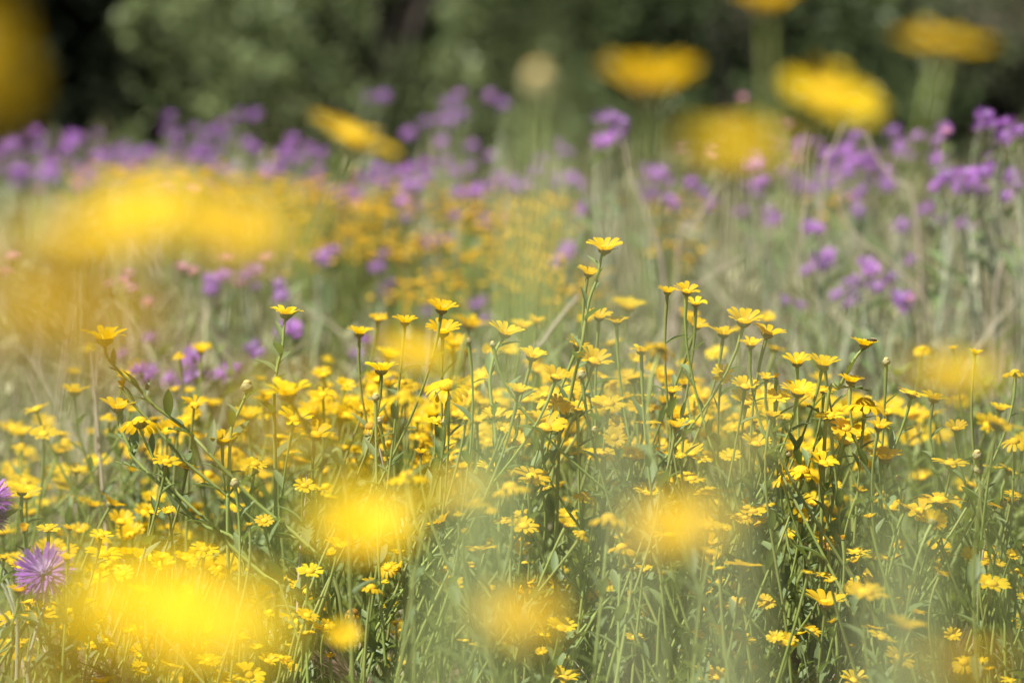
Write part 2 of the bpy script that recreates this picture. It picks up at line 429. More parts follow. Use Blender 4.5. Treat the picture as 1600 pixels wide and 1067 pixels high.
# ---- where each flower head stands, read off the photograph in six tiles (u v width roll tilt kind class)
TILES = [
 (0, 350, 2.963, """392 580 85 . . c B;343 678 72 . . c B;100 962 115 -5 12 c P;205 920 110 . . c P;345 765 135 0 8 c P;
930 578 110 0 14 c P;828 606 70 . . c P;630 650 100 5 20 f B;575 700 110 15 10 c P;808 765 55 . . c P;875 770 60 . . c P;
1365 895 165 12 25 c S;1460 965 165 6 25 c S;1450 862 155 0 12 c P;1205 715 65 . . c P;1495 695 75 . . c P;1520 622 70 . . c B;
1510 752 62 . . c P;1590 740 62 . . c P;1470 800 110 0 12 c P;895 860 90 . . c P;980 825 110 8 10 c P;505 890 90 . . c P;520 965 95 . . c P;605 858 60 . . c P;
1590 825 65 . . c P;1585 885 90 . . c P;1560 990 80 . . c P;1480 925 80 . . c P;1150 880 150 0 14 c P;1240 880 100 . . c P;
270 1045 110 . . c P;120 1062 90 . . c B;630 1025 100 . . c P;560 1040 80 . . c P;720 1050 90 . . c P;1345 1050 110 0 10 f P;810 930 95 . . c P;860 965 85 . . c P;1110 930 90 . . c P;1220 785 75 . . c P;415 960 60 . . c B"""),
 (530, 350, 2.963, """1155 222 115 12 10 c s;1520 308 100 5 8 c S;1335 375 150 6 12 c P;1205 422 130 5 15 c s;1285 448 105 0 8 c s;1145 440 90 . . c P;
475 385 150 6 12 c s;180 435 90 . . c P;305 445 120 5 8 c s;480 488 165 2 20 c S;605 455 180 14 3 c G;845 468 130 6 6 c P;910 442 90 6 10 c P;95 498 120 4 6 c s;
530 545 130 8 20 c P;590 590 90 . . c P;520 580 100 5 8 c P;235 600 130 10 10 c P;195 665 155 0 4 c s;895 605 140 12 12 c S;1110 555 130 22 10 c s;1185 625 165 18 26 c S;1255 545 120 . . f P;
1400 580 120 0 3 c s;1490 578 150 22 -20 d G;700 590 80 . . c P;790 585 100 . . c P;1005 700 130 14 22 c s;920 670 110 . . c P;1375 625 80 . . c P;1325 700 100 . . c P;1500 690 100 . . c P;
830 765 120 8 12 c s;1540 768 95 0 15 c S;500 752 185 0 34 d S;305 800 200 0 -4 d G;390 760 100 . . c P;1000 812 175 5 22 d S;835 868 145 4 12 d S;1250 820 160 6 26 f S;1105 850 110 0 20 c s;
720 885 130 5 20 c S;450 905 100 0 25 f s;590 895 80 8 12 f s;955 930 185 14 28 c S;1415 805 100 0 8 c s;1425 912 130 0 6 f S;1280 920 90 8 60 f s;1275 985 100 0 62 f s;1560 930 100 8 10 c S;
820 1000 130 18 32 c S;1060 955 90 . . c P;30 745 90 . . c P;120 800 90 . . c P;50 830 110 . . c P;20 872 80 . . c P;80 910 80 . . c P;210 900 100 . . c P;260 860 120 . . c P;350 940 90 . . c P;230 735 90 . . c P;
640 790 90 . . c P;720 795 80 . . c P;655 850 90 . . c P;590 760 70 . . c P;450 820 80 . . c P;520 855 95 . . c P;575 825 90 . . c P;920 780 90 . . c P;1100 775 72 . . c P;
1220 1050 150 0 14 f S;1350 1048 110 0 30 f S;1445 985 90 . . c P;375 1040 90 . . c P;520 1052 100 . . c P;760 945 80 . . c s;620 725 62 . . c P"""),
 (1060, 350, 2.963, """40 305 125 6 20 c S;80 362 105 0 14 c s;45 420 100 . . c P;85 465 110 . . c s;305 440 175 10 20 c S;410 435 80 . . c P;210 500 130 6 8 c s;415 498 145 16 8 c s;335 550 120 5 12 c s;450 568 100 . . f P;175 592 100 . . f P;265 487 52 . . c P;
550 632 140 0 14 c s;670 640 160 10 10 c S;205 690 100 12 62 f s;800 720 125 8 6 c S;675 762 110 4 14 f s;408 708 80 . . c s;310 745 120 8 30 c s;555 768 165 8 22 c S;320 815 165 14 30 c S;460 790 130 . . f s;570 822 150 . . f P;
865 838 220 6 4 d S;985 840 110 . . c P;700 880 140 -5 14 f s;775 935 140 10 38 f S;930 930 130 12 16 c s;1050 880 110 . . c P;1085 775 145 14 10 f S;1130 580 85 . . c P;1375 592 70 8 4 c s;1270 575 52 . . c P;
1490 850 100 10 12 c s;1490 905 250 18 4 f G;1285 940 105 0 24 c S;1560 690 110 0 -6 d s;1555 1010 125 0 22 d S;770 1000 140 12 22 c S;360 1010 130 10 26 c s;935 1050 115 0 25 f S;650 1060 100 . . c s;
30 920 90 8 12 c S;80 842 70 . . c P;165 820 110 . . c P;60 1055 120 . . c s;500 1000 90 . . c P;430 882 90 . . c s;490 885 80 . . f s;350 905 90 . . c s;200 852 90 . . c P;120 792 110 . . c P;40 640 90 . . c P;150 930 100 . . c P;1160 960 60 . . c B"""),
 (0, 700, 2.907, """20 170 80 . . c s;100 190 125 4 10 c s;165 150 75 . . c P;345 95 100 0 18 c P;265 112 95 . . c P;90 40 60 . . c B;150 45 52 . . c B;255 10 90 . . c B;185 245 80 . . f P;395 235 110 . . f B;390 152 100 . . c B;595 95 65 . . c P;
760 52 130 10 20 f s;850 78 100 8 14 f s;1160 65 115 8 28 f S;1180 120 70 . . c P;1330 22 100 . . c B;110 372 75 . . h s;220 360 105 0 20 f s;315 360 75 . . c s;425 330 80 . . f B;460 388 110 8 20 f s;545 372 80 . . c P;355 405 60 . . c P;
690 285 75 10 30 c S;765 285 60 -10 30 c S;20 490 80 12 8 f s;150 455 100 . . f P;300 452 110 5 30 f s;305 495 80 0 14 c s;475 470 155 12 24 f s;380 545 120 5 25 c P;680 470 72 . . c P;830 405 100 . . c P;840 495 100 10 20 c s;930 450 130 6 25 f s;
85 640 100 0 8 c s;385 620 100 8 8 f S;180 760 155 4 34 f S;380 820 130 50 58 f S;190 895 80 . . f P;230 995 50 . . h P;620 620 80 . . f P;950 955 120 6 25 f S;1030 1040 130 0 25 f s;1130 1020 155 20 40 f S;
1385 165 100 10 40 f S;1450 182 80 8 10 f S;1470 100 110 . . c P;1080 270 60 . . f s;1130 345 42 . . c s;1200 325 90 -5 40 f s;1385 460 80 . . f s;1410 550 115 10 30 f S;1350 620 90 . . f s;1380 840 50 0 20 c S;1305 965 62 10 30 f S;460 130 55 . . c B;300 655 40 . . c B"""),
 (530, 700, 2.907, """185 40 90 . . f s;30 50 60 . . c P;90 50 55 . . c P;370 15 72 . . c s;315 130 190 -4 -2 d G;680 85 108 16 30 c S;880 120 162 14 30 f S;780 182 175 -8 -3 d G;920 180 80 . . f s;
1210 170 112 4 14 c S;1205 20 160 0 4 d S;1335 35 125 8 26 c S;1115 215 108 10 14 d S;1400 195 130 5 26 c S;630 250 120 0 0 d G;690 280 65 . . d G;540 295 52 . . d s;840 345 132 6 34 f S;745 325 82 -10 20 f s;1035 345 85 28 20 c S;1105 390 95 34 10 d S;
1285 455 145 6 2 d s;1225 325 175 6 -4 d G;625 445 200 -4 8 f s;1220 612 98 14 26 d S;165 615 125 8 10 c s;1010 810 130 14 34 c S;918 925 55 -10 40 c S;1020 1035 140 8 28 c S;1330 545 52 . . f s;1480 565 62 10 14 f s;
1550 30 52 . . f s;1548 130 42 . . c s;1440 320 140 10 20 f s;1500 385 150 0 6 f s;100 905 50 . . c P;150 965 50 . . c s;570 380 45 . . c s"""),
 (1060, 700, 2.907, """475 140 110 -12 14 d S;560 110 190 12 6 d S;660 60 130 12 28 c S;940 35 152 4 14 c S;1240 58 172 8 14 f S;1415 80 75 10 10 f S;1510 95 120 30 8 f S;1520 205 78 12 20 f S;708 170 68 10 30 c s;825 185 82 24 10 c S;1190 222 215 5 12 f S;
1100 280 125 12 48 f S;1160 330 130 30 -38 c S;1235 255 110 10 15 f s;555 275 92 50 58 f S;340 278 122 4 25 f S;410 256 62 . . f s;130 190 165 0 12 f S;60 130 130 4 20 f S;235 28 100 . . f s;140 342 125 10 24 f s;
150 468 105 16 14 f G;290 520 178 6 -6 f S;185 540 62 . . f s;810 462 120 -4 16 f s;905 488 145 4 14 f s;850 640 205 8 22 f G;670 692 178 6 18 c S;590 560 62 12 12 f s;665 570 95 6 14 f s;690 600 60 . . c s;
1030 800 185 14 8 c G;930 850 140 22 16 f S;1010 945 145 30 36 f S;865 1000 58 . . c s;800 1045 122 8 28 c S;480 1045 142 10 24 c s;440 860 82 -8 40 c S;500 890 56 0 24 c S;610 822 84 20 30 f s;1425 604 168 12 26 f S;1380 960 62 . . f s;1405 1000 62 . . c s;1510 1050 95 . . f s;110 45 100 8 14 f S"""),
]
DEPTH = {'S': (4.5, 0.05), 's': (4.55, 0.20), 'P': (5.15, 0.20), 'B': (5.75, 0.25), 'G': (3.95, 0.12)}
k = 0
CALLS = []
for x0, y0, sc_, txt in TILES:
    for rec in txt.replace('\n', '').split(';'):
        u, v, wd, ro, e, kd, cl = rec.split()
        rr = random.Random(k * 7 + 3)
        ro = rr.uniform(-14, 18) if ro == '.' else float(ro)
        e = rr.uniform(0, 36) if e == '.' else float(e)
        d0, dv = DEPTH[cl]
        if y0 + float(v) / sc_ > 800 and cl in 'Ss': d0 -= 0.14; dv *= .6
        if rec.split()[4] == '.' and kd == 'c' and rr.random() < .14: kd = 'd'
        CALLS.append((x0 + float(u) / sc_, y0 + float(v) / sc_, float(wd) / sc_, d0 + rr.uniform(-dv, dv), kd, ro, e, cl, k))
        k += 1
KEEP = 248
order = sorted(range(len(CALLS)), key=lambda i: -CALLS[i][2] - (100 if CALLS[i][4] in 'dwh' else 0))
big = set(order[:KEEP])
for i, c in enumerate(CALLS):
    LITE = i not in big
    marigold(*c[:8], seed=c[8])
LITE = True
rr = random.Random(5)
for i in range(440):      # the rest of the crowd, each a blurred dot in the photograph
    z = rr.random()
    if z < .66: x, y = rr.gauss(840, 260), rr.gauss(668, 62)
    elif z < .86: x, y = rr.uniform(-20, 420), rr.gauss(800, 75)
    else: x, y = rr.gauss(1300, 150), rr.gauss(690, 60)
    if y < 560 + abs(x - 780) * .05: continue
    s_ = rr.uniform(4.75, 5.5)
    marigold(x, y, rr.uniform(30, 48), s_, rr.choice('cccffd'), rr.gauss(2, 12), rr.uniform(-6, 40), 'P', seed=5000 + i)
for i in range(270):      # small ones low down among the stems
    z = rr.random()
    if z < .45: x, y = rr.uniform(-10, 520), rr.uniform(860, 1066)
    elif z < .75: x, y = rr.uniform(1100, 1610), rr.uniform(780, 1066)
    else: x, y = rr.uniform(480, 1150), rr.uniform(800, 1066)
    marigold(x, y, rr.uniform(20, 42), rr.uniform(4.35, 4.75), rr.choice('cccffd'), rr.gauss(4, 16), rr.uniform(-10, 50), 'P', seed=6000 + i)
LITE = False

def build_mass():
    groups = [[], [], [], []]
    for mtx, v, kd, tb in MASS:
        for gi, me in ((0, PET[kd][v]), (1, DISC[kd]), (2, CAL)):
            n = len(me.vertices); co = np.empty(n * 3, np.float32); me.vertices.foreach_get('co', co)
            F = np.empty(len(me.polygons) * 4, np.int32); me.polygons.foreach_get('vertices', F)
            V = co.reshape(-1, 3) @ mtx[:3, :3].T + mtx[:3, 3]
            groups[gi].append((V, F.reshape(-1, 4)))
        groups[3].append(tb)
    js = [join(g_) for g_ in groups]
    V, F = join(js)
    me = mesh('small_flowers', (V, F), M['petal'])
    for m_ in ('disc', 'calyx', 'stem'): me.materials.append(M[m_])
    me.polygons.foreach_set('material_index', np.repeat(np.arange(4), [len(j[1]) for j in js]).astype(np.int32))
    o = obj('small_flowers', me); o['kind'] = 'stuff'
build_mass()

# ---- flowers people would name first: own paths and labels
LM = []        # landmarks for the labels of the others
def special(name_for_others, *a, **kw):
    rec = marigold(*a, **kw)
    if name_for_others: LM.append((name_for_others, rec['x'], rec['y']))
    return rec
special('the arching flower', 163, 524, 72, 4.5, 'c', 0, 8, 'S', nleaf=13, label='yellow flower alone on the longest arching stem, at the meadow edge beside pale dry stalks',
        path=[(169, 560, 0), (189, 583, 0), (216, 606, 0), (240, 633, 0), (263, 650, 0), (294, 674, 0), (330, 712, -.02), (400, 785, -.02), (478, 850, -.04), (530, 930, -.05)])
special('the shaggy underside flower', 219, 661, 62, 4.47, 'd', 0, -16, 'S', nleaf=9, label='ragged yellow flower seen from below, its dark green base and hanging petals showing',
        path=[(232, 700, 0), (262, 752, 0), (286, 780, 0), (330, 820, 0), (358, 851, 0), (413, 899, 0), (495, 965, 0)])
special(None, 184, 633, 54, 4.5, 'c', 2, 14, 'S', nleaf=9, label='small cup-shaped yellow flower just above the ragged flower seen from below',
        path=[(188, 667, 0), (203, 702, 0), (207, 713, 0), (235, 743, 0), (272, 776, 0), (310, 817, 0), (390, 880, 0)])
special(None, 190, 604, 26, 4.5, 'h', 0, 0, 'S', nleaf=7, label='half-open orange-brown flower head between the arching stem and the ragged flower',
        path=[(205, 628, 0), (240, 665, 0), (270, 700, 0), (300, 730, 0), (356, 775, 0), (420, 830, 0), (500, 880, 0)])
special('the bare round bud', 386, 604, 18, 4.5, 'u', 4, 8, 'S', nleaf=6, label='round straw-coloured bud at the top of a bare upright stem with one folded leaf',
        path=[(381, 625, 0), (372, 645, 0), (362, 668, 0), (359, 705, 0), (357, 760, 0), (356, 830, 0)])
special('the flower before the purple blossom', 447, 487, 50, 4.5, 'c', 3, 4, 'S', nleaf=9, label='lone cup-shaped yellow flower on a tall leafy stem, standing before a purple blossom',
        path=[(444, 508, 0), (441, 545, 0), (434, 570, 0), (430, 597, 0), (428, 640, .02), (430, 720, .04)])
special(None, 449, 609, 74, 4.1, 'c', -4, 14, 'G', label='slightly soft yellow flower with one petal raised, under the tall leafy-stemmed flower',
        path=[(463, 640, 0), (480, 675, 0), (510, 712, 0), (540, 760, 0)])
special('the small broad cup', 348, 685, 49, 4.5, 'c', 2, 20, 'S', label='bright cup-shaped yellow flower tucked behind the bare bud stem')
special('the topmost flower', 945, 385, 56, 4.5, 'c', 2, 14, 'S', nleaf=12, label='topmost sharp yellow flower, rising alone on a tall stem above all the others',
        path=[(940, 400, 0), (933, 435, 0), (922, 465, 0), (915, 500, 0), (908, 545, 0), (897, 590, .02), (885, 650, .03), (872, 720, .03)])
special('the withered flower', 580, 668, 42, 4.5, 'w', 0, 8, 'S', nleaf=4, label='withered yellow-brown flower with shrivelled hanging petals on a reddish stem',
        path=[(586, 690, 0), (596, 730, 0), (607, 780, 0), (630, 900, 0)])
special('the tall curved-stem flower', 790, 517, 54, 4.5, 'c', 16, 14, 'S', nleaf=5, label='yellow flower tilted on a long smooth S-curved stem, no neighbour touching it',
        path=[(776, 545, 0), (766, 585, 0), (767, 620, 0), (773, 665, 0), (776, 720, 0), (780, 800, 0)])
special('the insect flower', 1350, 536, 38, 4.5, 'c', 10, 6, 'S', nleaf=5, label='yellow flower standing alone with a small dark insect feeding on its edge',
        path=[(1338, 557, 0), (1325, 580, 0), (1312, 605, .01), (1290, 660, .02)])
ins = MAR[-1]
special(None, 1460, 620, 0.1 + 44, 4.6, 'c', 14, 6, 's', label='thin-petalled yellow flower with an upright narrow side petal, at the foot of the amber blur')
# withered, budding and half open heads in the crowd
for (x, y, wd, kd, cl) in [(1294, 852, 30, 'w', 'S'), (1032, 744, 24, 'w', 's'), (551, 958, 40, 'w', 's'), (1425, 913, 28, 'w', 's'), (1213, 590, 17, 'h', 's'), (1250, 815, 16, 'h', 'S'), (1467, 886, 17, 'h', 's'), (983, 929, 17, 'h', 's'),
                           (1317, 842, 15, 'h', 's'), (985, 752, 18, 'w', 's')]:
    d0, dv = DEPTH[cl]; marigold(x, y, wd, d0 + random.uniform(-dv, dv), kd, random.uniform(-8, 8), random.uniform(0, 15), cl, seed=k); k += 1
for (x, y, wd) in [(457, 896, 15), (367, 755, 12), (664, 841, 9), (724, 822, 8), (1058, 899, 11), (1003, 856, 9), (828, 781, 7), (1527, 711, 13), (1530, 733, 14), (1258, 854, 9), (1289, 575, 9), (1385, 565, 10),
                   (1266, 949, 13), (1086, 762, 10), (1232, 709, 9), (700, 620, 11), (587, 621, 10), (593, 657, 9), (909, 586, 12), (732, 533, 8), (1568, 787, 9), (1198, 925, 7), (1598, 961, 8), (770, 538, 8), (695, 659, 9), (1404, 747, 8), (929, 671, 8)]:
    marigold(x, y, wd * 1.15, 4.5 + random.uniform(-.1, .15), 'u', random.uniform(-10, 10), random.uniform(0, 25), 'S', seed=k); k += 1

# ---- near flowers, well in front of the focus (x y apparent-width s kind roll tilt label)
NEAR = [
 (1015, 125, 150, 2.30, 'c', 0, -9, 'cup-shaped out-of-focus yellow flower against the dark bush, evenly bowl-like'),
 (1160, 218, 178, 1.70, 'f', 4, 13, 'large hazy amber flower, lowest and faintest of the blurred flowers before the purple band'),
 (1305, 140, 160, 2.30, 'f', 22, 26, 'bright out-of-focus yellow flower tilted down steeply toward the purple thistles'),
 (1476, 58, 150, 2.25, 'f', 8, -8, 'out-of-focus yellow flower seen flat edge-on near the top corner, dark trees behind'),
 (1198, -2, 95, 2.30, 'c', 0, -6, 'blurred yellow flower cut off by the top edge of the photo'),
 (-28, 88, 200, 1.35, 'f', 70, 30, 'amber blur of a flower cut by the side edge in front of black shade'),
 (558, 207, 150, 2.75, 'f', 22, 8, 'slanting blurred yellow flower with ragged end, before the bush shadow'),
 (130, 350, 215, 1.6, 'f', 4, 4, 'largest yellow smear of the broad blurred band, darker along its lower edge'),
 (235, 325, 210, 1.6, 'f', -4, 26, 'middle yellow smear of the broad blurred band under the purple thistles'),
 (378, 345, 185, 1.6, 'f', 0, 32, 'paler end of the broad blurred yellow band, beside the orange blossom patch'),
 (60, 460, 270, 1.02, 'f', 0, -26, 'faint amber haze of a very near flower under the broad yellow band'),
 (150, 530, 220, 1.02, 'f', 10, -22, 'faint amber veil of a very near flower behind the arching flower stem'),
 (650, 545, 135, 2.2, 'f', 10, 22, 'blurred deep-yellow flower veiling the crowd behind the two stacked sharp flowers'),
 (455, 655, 200, 1.1, 'f', 0, -20, 'thin amber veil of a near flower beside the bare round bud'),
 (240, 925, 285, 1.36, 'f', 6, 27, 'huge bright lemon blur, broadest of all the blurred flowers'),
 (330, 965, 265, 1.34, 'f', -6, 30, 'second petal blur merged into the huge lemon blur, on its lower side'),
 (565, 826, 165, 1.85, 'c', 0, 44, 'round bright yellow blur hiding the crowd above the small yellow ball'),
 (712, 757, 135, 1.9, 'f', 0, 12, 'soft amber blur over the crowd between two round yellow blurs'),
 (810, 955, 140, 1.8, 'f', 0, 26, 'round yellow blur low in the green stems, with pale stems crossing above'),
 (1062, 812, 180, 1.8, 'f', 0, 26, 'wide yellow blur over the crowd, streaked by sharp stems below it'),
 (536, 991, 54, 3.25, 'c', 4, 55, 'small soft yellow ball of a flower under a dark withered dome'),
 (1485, 588, 165, 2.0, 'c', 0, 6, 'amber out-of-focus flower above the stepped row of yellow flowers near the side'),
 (1500, 1030, 165, 1.75, 'f', 0, -8, 'amber blur at the lower corner among brown barley awns'),
 (50, 1025, 230, 1.05, 'f', 0, -18, 'dark golden haze of a very near flower below the purple thistle'),
 (1140, 690, 100, 1.5, 'f', 0, 8, 'faint warm veil of a near flower over the middle of the crowd'),
]
for (x, y, wd, s, kd, ro, e, lb) in NEAR:
    marigold(x, y, wd, s, kd, ro, e, 'N', label=lb, nleaf=1, seed=k); k += 1

# beige withered ball in front of the bush
marigold(842, 128, 44, 2.3, 'u', 0, 10, 'N', label='blurred beige round seed head floating before the bush', nleaf=2, seed=k); k += 1

# ---- insect on its flower
hp = ins['head']; D = ins['w'] * PXM * ins['s']
ip = hp + C_R * D * 0.24 + C_U * D * 0.13 + np.array([0, -0.004, 0])
it = thing('insect', 'insect', ip, label='small dark insect feeding on the edge of a lone yellow flower')
def ellips(c, r3, m=7, kk=10):
    P = np.zeros((m, kk + 1, 3))
    for i in range(m):
        t = 0.02 + (math.pi - 0.04) * i / (m - 1)
        for j in range(kk + 1):
            a = 2 * math.pi * (j % kk) / kk
            P[i, j] = (c[0] + r3[0] * math.cos(t), c[1] + r3[1] * math.sin(t) * math.cos(a), c[2] + r3[2] * math.sin(t) * math.sin(a))
    return grid(P)
body = [ellips((0, 0, 0), (.0024, .0016, .0016)), ellips((.0045, 0, -.0006), (.0034, .0018, .0017)), ellips((-.0033, 0, -.0002), (.0014, .0013, .0013))]
for sgn in (-1, 1):
    for q in (-1, 0, 1):
        body.append(tube([(q * .0012, sgn * .001, -.0005), (q * .0025, sgn * .003, .0006), (q * .0034, sgn * .0042, -.0028)], .00022, 4))
obj('body', mesh('body', join(body), M['insect']), it)
wing = [leaf_blade((0.0005, s_ * .0008, .0014), (1, s_ * .35, .18), .0075, .0013) for s_ in (-1, 1)]
obj('wings', mesh('wings', join(wing), M['dry']), it)

# ------------------------------------------------------------------ purple thistles
def thistle_head(seed, n=84):
    r = random.Random(seed)
    outer, inner = [], []
    for k in range(n):
        u = (k + 0.5) / n
        th = math.acos(1 - u * 1.25) if u * 1.25 < 2 else 2
        a = k * 2.39996 + r.uniform(-.3, .3)
        th = th * r.uniform(0.9, 1.1)
        d = np.array([math.sin(th) * math.cos(a), math.sin(th) * math.sin(a), math.cos(th)])
        inn = u < 0.22
        L = r.uniform(0.20, 0.28) if inn else r.uniform(0.40, 0.52)
        sd = np.cross(d, [0.1, 0.2, 1.0]); sd /= np.linalg.norm(sd)
        bend = r.uniform(-0.05, 0.06)
        P = []
        for i, wv in enumerate([0.008, 0.010, 0.015, 0.020, 0.005]):
            t = i / 4
            c = np.array([0, 0, -0.06]) + d * (0.05 + L * t) + np.array([0, 0, 1]) * bend * t * t
            P.append([c - sd * wv, c + sd * wv])
        (inner if inn else outer).append(grid(P))
    cup = []
    m, kk = 8, 14
    P = np.zeros((m, kk + 1, 3))
    for i, (q, z) in enumerate([(0.02, -0.36), (0.08, -0.35), (0.13, -0.29), (0.145, -0.22), (0.13, -0.15), (0.10, -0.09), (0.085, -0.05), (0.05, -0.04)]):
        for j in range(kk + 1):
            a = 2 * math.pi * (j % kk) / kk
            P[i, j] = (q * math.cos(a), q * math.sin(a), z)
    cup.append(grid(P))
    for k in range(26):
        a = k * 2.4; z = -0.32 + 0.24 * (k / 26)
        cup.append(leaf_blade((0.12 * math.cos(a), 0.12 * math.sin(a), z), (math.cos(a), math.sin(a), 0.7), 0.10, 0.012, curl=0))
    return join(outer), join(inner), join(cup)
TH = []
for s_ in range(5):
    o_, i_, c_ = thistle_head(s_ + 3)
    TH.append((mesh('florets', o_, M['floret']), mesh('inner_florets', i_, M['pale_floret']), mesh('cup', c_, M['cup'])))

o_, i_, c_ = thistle_head(77, 230)
TH_DENSE = (mesh('florets', o_, M['floret']), mesh('inner_florets', i_, M['pale_floret']), mesh('cup', c_, M['cup']))
THI = []
def thistle(heads, s, label=None, sharp=False, dia=0.033):
    """heads: list of (x, y[, roll, e]) seen positions on one branching plant"""
    r = random.Random(int(heads[0][0] * 13 + heads[0][1]))
    ps = []
    for h in heads:
        p = at(h[0], h[1], s + (0 if sharp else r.uniform(-0.12, 0.12)))
        ps.append(p)
    mx = np.mean([p[0] for p in ps]) + r.uniform(-.03, .03); my = np.mean([p[1] for p in ps])
    gz = float(ground_z(mx, my))
    base = np.array([mx, my, gz - 0.01])
    t = thing('purple_thistle', 'thistle', base)
    lowest = min(p[2] for p in ps)
    fork = np.array([mx, my, max(gz + 0.02, gz + (lowest - gz) * 0.55)])
    st = [tube(np.array([base, (base + fork) / 2 + [r.uniform(-.008, .008), 0, 0], fork]) - base, [.0034, .003, .0026], 5)]
    lv = []
    for h, p in zip(heads, ps):
        roll, e = (h[2], h[3]) if len(h) > 2 else (r.uniform(-30, 30), r.uniform(-5, 40))
        n = view_normal(p, roll, e)
        D = dia * r.uniform(0.88, 1.15)
        q0 = p - n * D * 0.35
        hh = q0[2] - fork[2]
        pa = bez(q0, q0 - n * 0.3 * abs(hh), fork + np.array([0, 0, abs(hh) * 0.4]), fork, 9)
        st.append(tube(pa - base, np.linspace(.0013, .0021, 9), 5))
        lv.append(leaves_on(pa - base, 2, 0.05, r.random()))
        f, i_, c_ = TH_DENSE if sharp else r.choice(TH)
        ho = obj('flower_head', f, t, [float(v) for v in p - base]); ho.scale = (D,) * 3; ho.rotation_euler = quat_to(n, r.uniform(0, 6))
        obj('inner_florets', i_, ho); obj('cup', c_, ho)
    trunk = np.array([fork, base]); lv.append(leaves_on(np.linspace(fork, base, 8) - base, 4, 0.07, r.random()))
    obj('stem', mesh('stem', join(st), M['tstem']), t)
    obj('foliage', mesh('foliage', join(lv), M['leaf']), t)
    THI.append(dict(o=t, x=float(np.mean([h[0] for h in heads])), y=float(np.mean([h[1] for h in heads])), n=len(heads), s=s, label=label))
    if label: t['label'] = label
    return t

thistle([(69, 893, -16, 55)], 4.32, 'sharp purple thistle blossom with pale centre, alone among yellow flowers low in the meadow', True, 0.058)
thistle([(-14, 777, 10, 35), (-16, 803, 20, 20)], 4.4, 'purple thistle cut by the side edge of the photo, above the sharp purple blossom', True, 0.05)
THP = [ # clusters in the photograph: distance, then heads
 (8.6, '8 232;2 262;28 250'), (8.3, '52 205;62 232;42 272'), (8.4, '124 214;102 238'), (8.2, '150 242;140 270'), (8.3, '186 235;205 240'), (8.5, '228 238;236 262'),
 (8.2, '265 182;258 205;275 208'), (8.0, '303 200;320 240;330 258'), (8.2, '345 195;352 212;340 236'), (8.4, '375 178;398 180'), (8.0, '398 232;385 222'), (8.0, '440 243;455 258;462 240'), (8.3, '482 232;495 245'), (7.9, '282 275;330 285'),
 (8.5, '575 152;600 150'), (8.3, '665 192;690 186'), (8.2, '718 148;705 188;700 162'), (8.5, '766 150;786 162'), (8.0, '738 228;690 222'), (7.4, '588 262;560 276;610 268'), (7.2, '640 262;662 255'), (7.3, '710 268;735 262;700 252'),
 (7.0, '846 248;838 268;860 276'), (6.9, '825 290;806 284'), (6.4, '940 186;956 182;973 192'), (6.4, '965 206;938 220'), (6.6, '1030 268;1045 285;1018 272'), (6.5, '1045 312;1020 300;1052 322'), (7.2, '1008 262'),
 (7.0, '1336 212;1322 232'), (6.9, '1322 270;1345 250;1300 262'), (6.9, '1384 268;1392 290'), (7.2, '1408 228;1395 205;1422 245'), (7.0, '1362 240;1355 285'), (7.0, '1290 240;1275 222'),
 (5.9, '1538 180;1552 195;1530 198'), (5.9, '1574 192;1568 215'), (5.9, '1546 248;1550 262;1535 270'), (5.9, '1508 272;1520 285'), (6.0, '1468 285;1480 274;1462 292'), (6.0, '1500 292;1530 298'), (6.1, '1580 275;1590 290'),
 (6.0, '1278 358;1264 354'), (6.2, '1408 352'), (5.9, '1355 412;1362 422'), (5.9, '1326 444;1338 436'), (6.0, '1275 402;1288 412'), (5.9, '1390 432;1382 440'), (5.9, '1226 470'), (5.8, '1412 468;1400 462'), (6.1, '1310 460'),
 (7.2, '1098 300;1080 285'), (6.3, '384 430;394 420'), (6.3, '330 436;350 428'), (6.0, '437 445'), (5.4, '460 515;452 508'), (5.6, '396 542;404 552'), (5.4, '302 554;296 562'), (5.3, '216 578;226 590'), (5.5, '262 592'), (5.6, '235 528'), (5.4, '352 582;360 575'),
 (6.6, '598 398;590 414'), (6.6, '508 400;520 392'), (6.9, '668 378;700 372'), (6.4, '742 478;752 470'), (5.7, '572 532'), (6.5, '666 488'), (6.6, '880 400;886 388'), (7.0, '758 340;730 332'), (7.2, '790 345'), (7.3, '520 300;500 290'),
 (8.8, '90 262;75 248'), (8.8, '170 258;180 270'), (8.7, '215 262;210 278'), (8.8, '415 265;428 272'), (8.8, '300 262'), (8.6, '365 262;350 275'), (8.7, '18 285;40 292'), (7.6, '640 300;655 290'), (7.6, '560 300'), (7.3, '765 290;780 275'), (6.6, '900 330;915 322'), (6.9, '1215 340;1200 330'), (6.9, '1440 330;1455 322'), (7.0, '1250 290;1240 275'),
 (7.6, '870 225;885 240'), (7.2, '1185 305;1170 290'), (6.6, '610 445;600 455'), (6.4, '1500 345;1515 355'), (6.8, '1330 310;1345 300'),
]
tr = random.Random(21)
for i in range(26):
    if i < 16: x, y, s = tr.uniform(-10, 520), tr.uniform(222, 282), tr.uniform(7.6, 8.6)
    elif i < 21: x, y, s = tr.uniform(520, 920), tr.uniform(262, 330), tr.uniform(6.8, 7.6)
    else: x, y, s = tr.uniform(1180, 1460), tr.uniform(215, 300), tr.uniform(6.6, 7.4)
    THP.append((s, ';'.join('%d %d' % (x + tr.gauss(0, 16), y + tr.gauss(0, 13)) for _ in range(tr.choice([2, 3, 3, 4])))))
